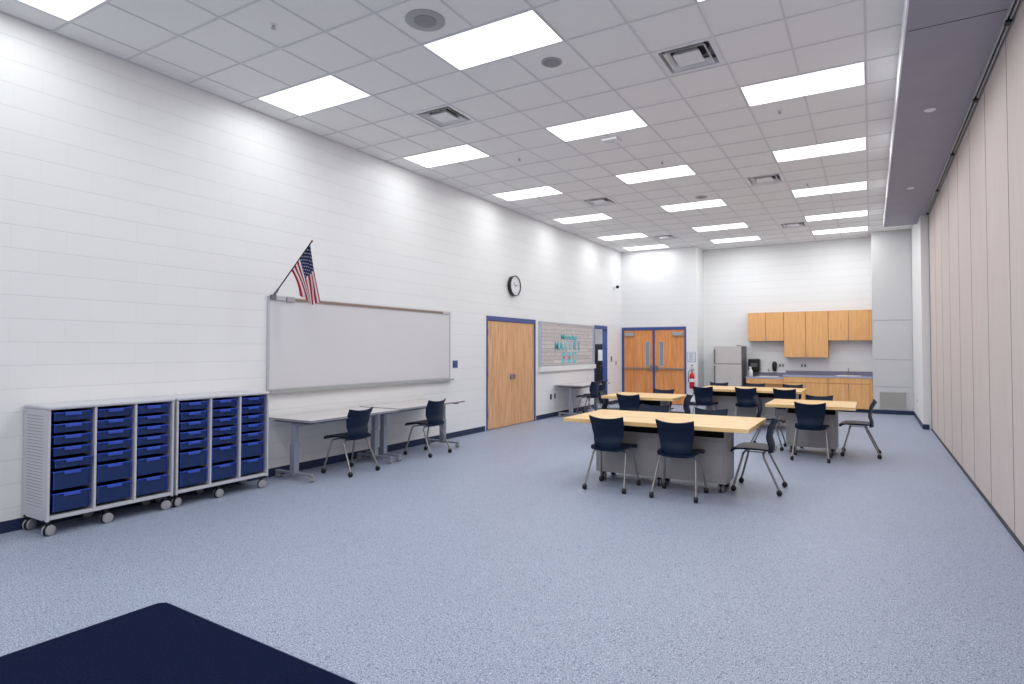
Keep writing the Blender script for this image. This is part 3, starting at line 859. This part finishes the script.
fl = MB(); g = [[fl.bm.verts.new(flag_pt(i / ns, j / nv)) for j in range(nv + 1)] for i in range(ns + 1)]
for i in range(ns):
    for j in range(nv):
        fc = fl.bm.faces.new((g[i][j], g[i][j + 1], g[i + 1][j + 1], g[i + 1][j]))
        st = i // 6
        if st < 7 and j < nv * .42:
            fc.material_index = 1 if (i % 5 in (2, 3)) and (((j + (i // 5 % 2) * 2) % 4) in (1,)) else 2
        else: fc.material_index = 0 if st % 2 == 0 else 1
bmesh.ops.solidify(fl.bm, geom=list(fl.bm.faces), thickness=.0012)
build('cloth', fl, ['flagred', 'flagwhite', 'flagblue'], t, smooth=60)

# clock
t = thing('wall_clock', 'round wall clock with black rim high on the left wall', 'clock', (WX, 10.52, 2.875))
build('rim', MB().lathe([(.205, 0), (.212, .05), (.212, .080), (.196, .083), (.196, .060), (.001, .060)], (0, 0, 0), 40, 'X'), 'black', t, smooth=30)
build('face', MB().lathe([(.195, .0605), (.195, .065)], (0, 0, 0), 40, 'X'), 'paper', t)
mk = MB()
for k in range(12):
    a = k * PI / 6
    mk.obox((.0665, .165 * math.sin(a), .165 * math.cos(a)), (.002, .008, .030 if k % 3 else .045), Matrix.Rotation(-a, 3, 'X'))
build('hour_marks', mk, 'fridge_side', t)
build('hands', MB().obox((.070, -.035, .035), (.002, .009, .10), Matrix.Rotation(PI / 4, 3, 'X')).obox((.072, .06, .015), (.002, .006, .14), Matrix.Rotation(-1.35, 3, 'X')).lathe([(.012, .065), (.012, .075)], (0, 0, 0), 12, 'X'), 'black', t)

# bulletin board
b0, b1, z0, z1 = 11.62, 14.665, 1.15, 2.20
t = thing('bulletin_board', 'bulletin board covered in grey wood-plank paper with teal lettering', 'bulletin board', (WX, 0, 0))
f = MB().box(0, .03, b0, b0 + .05, z0, z1, .004).box(0, .03, b1 - .03, b1, z0, z1, .004).box(0, .0295, b0 + .05, b1 - .03, z1 - .045, z1, .004).box(0, .0295, b0 + .05, b1 - .03, z0 + .04, z0 + .07, .004)
build('frame', f, 'bframe', t)
build('ledge', MB().box(0, .07, b0, b1, z0 - .09, z0 + .02, .006), 'white', t)
build('plank_paper', MB().box(.005, .018, b0 + .05, b1 - .03, z0 + .02, z1 - .045), 'ship', t)
build('blue_border', MB().box(.018, .022, b0 + .05, b0 + .11, z0 + .07, z1 - .09, .001).box(.018, .022, b1 - .09, b1 - .032, z0 + .07, z1 - .045, .001), 'lav', t)
def text_mesh(name, body, mat, parent, size, y, z, x=.0195, stretch=1.0, depth=.003, align='LEFT'):
    cu = bpy.data.curves.new(name, 'FONT'); cu.body = body; cu.size = size; cu.extrude = depth; cu.offset = size * .02
    cu.align_x = align
    tmp = bpy.data.objects.new(name + '_tmp', cu); COL.objects.link(tmp)
    dg = bpy.context.evaluated_depsgraph_get(); me = bpy.data.meshes.new_from_object(tmp.evaluated_get(dg))
    bpy.data.objects.remove(tmp)
    me.materials.clear(); me.materials.append(M[mat])
    o = bpy.data.objects.new(name, me); COL.objects.link(o); o.parent = parent
    # text +x -> world +Y, text +y -> world +Z, facing +X
    o.matrix_local = Matrix.Translation((x, y, z)) @ Matrix(((0, 0, 1, 0), (stretch, 0, 0, 0), (0, 1, 0, 0), (0, 0, 0, 1)))
    return o
text_mesh('letters', 'Monday', 'teal', t, .185, 12.68, 1.80, stretch=1.55)
for i, ch in enumerate('MAKERS'):
    text_mesh('letter', ch, 'aqua' if ch in 'KE' else 'teal', t, .29, 12.36 + i * .252, 1.545, stretch=1.0)
for (ya, yb, m2) in ((12.74, 12.95, 'coral'), (13.05, 13.24, 'coral'), (13.33, 13.55, 'orange')):
    cd = build('card', MB().box(.018, .022, ya, yb, 1.235, 1.49), 'aqua', t)
    ym = (ya + yb) / 2
    build('card_picture', MB().lathe([(.055 if m2 != 'orange' else .045, .0221), (.05, .025)], (0, ym, 1.365), 16, 'X'), m2, cd)

# ------------------------------------------------------------------ small wall fittings
def plate(name, label, cat, y, z, w, h, mat, x=WX, kind='outlet', group=None):
    t = thing(name, label, cat, (x, y, z), 0, group)
    build('plate', MB().box(0, .008, -w / 2, w / 2, -h / 2, h / 2, .002), mat, t)
    m = MB()
    if kind == 'outlet':
        for s in (-1, 1): m.box(.008, .011, -w * .22, w * .22, s * h * .22 - h * .13, s * h * .22 + h * .13, .003)
    else: m.box(.008, .014, -w * .16, w * .16, -h * .2, h * .2, .002)
    build('socket' if kind == 'outlet' else 'rocker', m, 'black' if kind == 'outlet' else 'fridge_side', t)
    return t
plate('wall_plate', 'blue wall plate just right of the whiteboard', 'wall plate', 8.56, 1.30, .14, .13, 'blueplate', kind='switch')
plate('wall_outlet', 'dark outlet low on the wall under the bulletin board, left one', 'outlet', 12.21, .47, .085, .12, 'fridge_side')
plate('wall_outlet', 'grey outlet low on the wall under the bulletin board, right one', 'outlet', 12.41, .475, .075, .11, 'greyplate')
plate('light_switch', 'dark grey control plate between open doorway and double doors', 'switch', 15.92, 1.29, .10, .15, 'greyplate', kind='switch')
plate('light_switch', 'small brass-coloured switch plate beside the double doors', 'switch', 16.27, 1.17, .06, .12, 'cork', kind='switch')
t = thing('security_camera', 'small dark security camera high near the back left corner', 'camera', (WX, 16.14, 3.34))
build('mount', MB().box(0, .02, -.05, .05, -.06, .06, .005).tube([(.01, 0, 0), (.09, -.02, .01)], .018), 'white', t)
build('lens_dome', MB().lathe([(.002, -.05), (.04, -.03), (.05, 0), (.04, .03), (.002, .05)], (.12, -.03, .02), 16), 'black', t, smooth=60)
plate('wall_outlet', 'small outlet on the short white wall beside the folding partition', 'outlet', 0, 0, .07, .11, 'white', kind='switch')
o = [x for x in COL.objects if x.get('label', '').startswith('small outlet on the short')][0]
o.location = (RX, 15.35, .46); o.rotation_euler = (0, 0, PI)

# sign, plate and extinguisher beside the double doors
t = thing('framed_notice', 'framed notice on the wall right of the double doors', 'sign', (-4.363, BY, 1.352))
build('frame', MB().box(-.118, .118, -.012, 0, -.145, .145, .003), 'lav', t)
build('sheet', MB().box(-.102, .102, -.015, -.012, -.13, .13), 'paper', t)
mk = MB()
for k in range(8): mk.box(-.07, .07 - (k % 3) * .02, -.0165, -.015, .09 - k * .026, .098 - k * .026)
build('printed_lines', mk, 'greyplate', t)
t = thing('wall_thermostat', 'white wall thermostat between the framed notice and the extinguisher', 'thermostat', (-4.345, BY, 1.09))
build('housing', MB().box(-.05, .05, -.025, 0, -.05, .06, .006), 'white', t)
build('display', MB().box(-.03, .03, -.027, -.0245, .015, .045), 'fridge_side', t)
t = thing('fire_extinguisher', 'red fire extinguisher hung on the wall beside the double doors', 'fire extinguisher', (-4.335, BY - .085, .47))
build('cylinder', MB().lathe([(.06, 0), (.068, .012), (.068, .33), (.06, .38), (.035, .43), (.02, .45)], (0, 0, 0), 24), 'red', t, smooth=40)
build('label', MB().lathe([(.0695, .19), (.0695, .275)], (0, 0, 0), 24), 'paper', t, smooth=40)
build('valve', MB().lathe([(.02, .45), (.022, .50), (.012, .51)], (0, 0, 0), 12).box(-.015, .07, -.01, .01, .505, .518, .003).box(-.015, .06, -.01, .01, .53, .542, .003).tube([(0, 0, .5), (0, 0, .54)], .01), 'chrome', t)
build('hose', MB().tube([(0, -.01, .49), (-.05, -.03, .52), (-.09, -.03, .45), (-.095, -.02, .32), (-.085, -.02, .18)], [.009, .009, .009, .009, .014], 10), 'black', t, smooth=50)
build('bracket', MB().box(-.025, .025, .068, .084, .12, .40), 'greymetal', t)

# air grille in the bulkhead
t = thing('air_grille', 'large louvred return air grille low on the grey bulkhead wall', 'vent', (0.165, 16.793, .125))
fw, fh = .575, .42
build('frame', MB().box(0, .02, -.012, 0, 0, fh).box(fw - .02, fw, -.012, 0, 0, fh).box(.02, fw - .02, -.012, 0, 0, .02).box(.02, fw - .02, -.012, 0, fh - .02, fh).box(.02, fw - .02, -.002, 0, .02, fh - .02), 'grille', t)
mk = MB()
for k in range(17): mk.obox((fw / 2, -.006, .03 + k * .0225), (fw - .04, .003, .019), Matrix.Rotation(.7, 3, 'X'))
build('louvers', mk, 'grille', t)

# ================================================================== KITCHEN
UC = 'wall cabinets above the counter'
def cab_door(parent, x0, x1, yf, z0, z1, name='door', hs=0, hz=None):
    dr = build(name, MB().box(x0 + .005, x1 - .005, yf - .018, yf, z0 + .004, z1 - .004, .002), 'cabwood', parent)
    if hs:
        hx = x1 - .035 if hs > 0 else x0 + .035
        build('pull', MB().tube([(hx, yf - .018, hz), (hx, yf - .04, hz + .008), (hx, yf - .04, hz + .085), (hx, yf - .018, hz + .093)], .0045, 8), 'steel', dr)
    return dr
def upper(label, x0, x1, z0, z1, filler=0):
    t = thing('wall_cabinet', label, 'cabinet', (0, 0, 0), 0, UC)
    build('body', MB().box(x0, x1, 17.2, KY, z0, z1), 'carcase_shade', t)
    xr = x1 - filler; xm = (x0 + xr) / 2
    cab_door(t, x0, xm, 17.2, z0, z1, hs=1, hz=z0 + .03); cab_door(t, xm, xr, 17.2, z0, z1, hs=-1, hz=z0 + .03)
    if filler: build('filler_strip', MB().box(xr + .002, x1, 17.186, 17.2, z0, z1), 'cabwood', t)
upper('short wooden wall cabinet above the refrigerator side of the counter', -2.925, -2.012, 1.79, 2.562)
upper('tall wooden wall cabinet in the middle, hanging lower than its neighbours', -2.010, -.948, 1.352, 2.562)
upper('short wooden wall cabinet on the right, against the grey bulkhead', -.946, .036, 1.79, 2.562, .06)
YF = 16.90
# base cabinets
t = thing('base_cabinet', 'lower open-front wooden sink cabinet beside the refrigerator', 'cabinet', (0, 0, 0), 0, 'base cabinets')
build('body', MB().box(-2.93, -2.91, YF, KY - .01, .0, .79).box(-2.032, -2.012, YF, KY - .01, 0, .79).box(-2.91, -2.032, YF + .35, YF + .37, .02, .79), 'cabwood', t)
build('apron', MB().box(-2.928, -2.014, YF - .018, YF, .655, .788, .002), 'cabwood', t)
build('slanted_panel', MB().hull8([(-2.91, YF + .30, .1), (-2.032, YF + .30, .1), (-2.032, YF + .32, .1), (-2.91, YF + .32, .1)], [(-2.91, YF + .08, .655), (-2.032, YF + .08, .655), (-2.032, YF + .10, .655), (-2.91, YF + .10, .655)]), 'cabwood', t)
def base_cab(label, x0, x1, filler=0):
    t = thing('base_cabinet', label, 'cabinet', (0, 0, 0), 0, 'base cabinets')
    build('body', MB().box(x0, x1, YF, KY - .01, .08, .85), 'carcase_shade', t)
    xr = x1 - filler; xm = (x0 + xr) / 2
    build('drawer_front', MB().box(x0 + .005, xr - .005, YF - .018, YF, .706, .846, .002), 'cabwood', t)
    cab_door(t, x0, xm, YF, .085, .70, hs=1, hz=.57); cab_door(t, xm, xr, YF, .085, .70, hs=-1, hz=.57)
    if filler: build('filler_strip', MB().box(xr + .002, x1, YF - .014, YF, .085, .85), 'cabwood', t)
    build('toe_kick', MB().box(x0, x1, YF + .05, YF + .08, 0, .08), 'base', t)
base_cab('middle wooden base cabinet with wide false drawer over two doors', -2.010, -.948)
base_cab('right wooden base cabinet under the right-hand sink', -.946, .036, .06)
def counter(label, x0, x1, zt, sx):
    t = thing('countertop', label, 'countertop', (0, 0, 0))
    x0s, x1s, y0s, y1s = sx - .27, sx + .27, 17.0, 17.36
    m = MB().box(x0, x0s, YF - .025, KY, zt - .038, zt).box(x1s, x1, YF - .025, KY, zt - .038, zt).box(x0s, x1s, YF - .025, y0s, zt - .038, zt).box(x0s, x1s, y1s, KY, zt - .038, zt)
    build('slab', m, 'counter', t)
    build('front_edge', MB().box(x0, x1, YF - .029, YF - .025, zt - .038, zt + .001), 'counter_edge', t)
    build('backsplash', MB().box(x0, x1, KY - .02, KY, zt, zt + .105), 'counter', t)
    s = thing('sink', 'stainless sink set in the %s' % ('lower left counter beside the refrigerator' if sx < -2 else 'right end of the higher counter'), 'sink', (sx, 17.18, zt), 0, 'kitchen sinks')
    b = MB()
    def rr(hx, hy, z): return [(-hx, -hy, z), (hx, -hy, z), (hx, hy, z), (-hx, hy, z)]
    prof = [(.285, .195, .0), (.285, .195, .008), (.25, .16, .010), (.245, .155, -.0), (.23, .14, -.13), (.001, .001, -.135)]
    rings = [[b.bm.verts.new(p) for p in rr(*q_)] for q_ in prof]
    for a, c in zip(rings[:-1], rings[1:]):
        for i in range(4): b.bm.faces.new((a[i], a[(i + 1) % 4], c[(i + 1) % 4], c[i]))
    build('basin', b, 'steel', s)
    build('faucet', MB().lathe([(.025, .008), (.02, .03), (.012, .035)], (0, .178, 0), 14).tube([(0, .178, .02), (0, .178, .15), (0, .165, .185), (0, .13, .20), (0, .09, .19), (0, .075, .16)], .009, 10).tube([(-.09, .178, .01), (-.09, .178, .045), (-.12, .17, .055)], .008).tube([(.09, .178, .01), (.09, .178, .045), (.12, .17, .055)], .008), 'chrome', s, smooth=50)
counter('lower blue-grey countertop beside the refrigerator', -2.94, -2.012, .828, -2.42)
counter('higher blue-grey countertop over the two right base cabinets', -2.010, .038, .888, -.50)

# refrigerator
t = thing('refrigerator', 'stainless top-freezer refrigerator left of the kitchen counter', 'refrigerator', (-3.775, 16.75, 0))
build('body', MB().box(0, .755, .07, .74, .02, 1.655, .008), 'fridge_side', t)
for z0, z1, nm in ((.07, 1.155, 'door'), (1.17, 1.655, 'freezer_door')):
    dr = build(nm, MB().box(.002, .745, 0, .065, z0, z1, .012, 3), 'steel', t)
    a, b = (z1 - .55, z1 - .04) if nm == 'door' else (z0 + .03, z1 - .10)
    build('handle', MB().tube([(.05, 0, a), (.05, -.045, a + .03), (.05, -.045, b - .03), (.05, 0, b)], .014, 10), 'fridge_side', dr, smooth=40)
build('hinge_cover', MB().box(.62, .72, .0, .09, 1.655, 1.675, .005), 'fridge_side', t)
build('feet', MB().box(.03, .70, .05, .60, 0, .02), 'black', t)

# counter things
t = thing('towel_dispenser', 'black paper towel dispenser on the wall behind the white bottle', 'dispenser', (-2.80, KY, 1.13))
build('housing', MB().box(-.15, .15, -.20, 0, -.17, .17, .03, 3), 'black', t)
build('window', MB().box(-.09, .09, -.203, -.199, -.05, .06, .002), 'fridge_side', t)
build('towel_slot', MB().box(-.10, .10, -.17, -.05, -.185, -.168), 'darkvoid', t)
t = thing('spray_bottle', 'white spray bottle standing on the lower counter by the refrigerator', 'bottle', (-2.845, 17.08, .829))
build('bottle', MB().lathe([(.05, 0), (.056, .01), (.056, .13), (.05, .16), (.022, .20), (.016, .215)], (0, 0, 0), 20), 'white', t, smooth=45)
build('trigger_head', MB().lathe([(.018, .212), (.018, .235)], (0, 0, 0), 12).box(-.045, .02, -.012, .012, .235, .262, .004).box(-.03, -.022, -.008, .008, .19, .236, .002), 'white', t)
t = thing('soap_dispenser', 'black oval soap dispenser on the wall above the lower sink', 'dispenser', (-2.285, KY, 1.10))
build('housing', MB().lathe([(.001, -.14), (.045, -.125), (.062, -.06), (.065, .04), (.055, .10), (.025, .13), (.001, .135)], (0, -.05, 0), 20).box(-.04, .04, -.04, 0, -.10, .10, .004), 'black', t, smooth=50)
build('nozzle', MB().lathe([(.015, -.17), (.015, -.135)], (0, -.06, 0), 12), 'greymetal', t)
def plate_y(label, x, z):
    t = thing('wall_outlet', label, 'outlet', (x, KY, z), 0, 'outlets above the counter')
    build('plate', MB().box(-.085, .085, -.008, 0, -.058, .058, .002), 'paper', t)
    m = MB()
    for s in (-1, 1): m.box(s * .038 - .02, s * .038 + .02, -.011, -.008, -.035, .035, .003)
    build('socket', m, 'fridge_side', t)
plate_y('double outlet on the kitchen wall just right of the black soap dispenser', -2.115, 1.125)
plate_y('double outlet on the kitchen wall below the tall middle cabinet', -1.565, 1.13)

# ================================================================== RUG
def rounded(x0, x1, y0, y1, r, n=6):
    pts = []
    for cx, cy, a0 in ((x1 - r, y1 - r, 0), (x0 + r, y1 - r, 90), (x0 + r, y0 + r, 180), (x1 - r, y0 + r, 270)):
        for k in range(n + 1):
            a = math.radians(a0 + 90 * k / n); pts.append((cx + r * math.cos(a), cy + r * math.sin(a)))
    return pts
t = thing('area_rug', 'dark navy carpet rug lying on the floor in the near left corner', 'rug', (-3.815, 2.115, 0), math.radians(-2.3))
build('pile', MB().prism(rounded(0.01, 2.9, -4.0, -.01, .05), 0.001, .012), 'rug', t)
build('binding', MB().prism(rounded(0, 2.91, -4.01, 0, .06), 0.0005, .008), 'base', t)
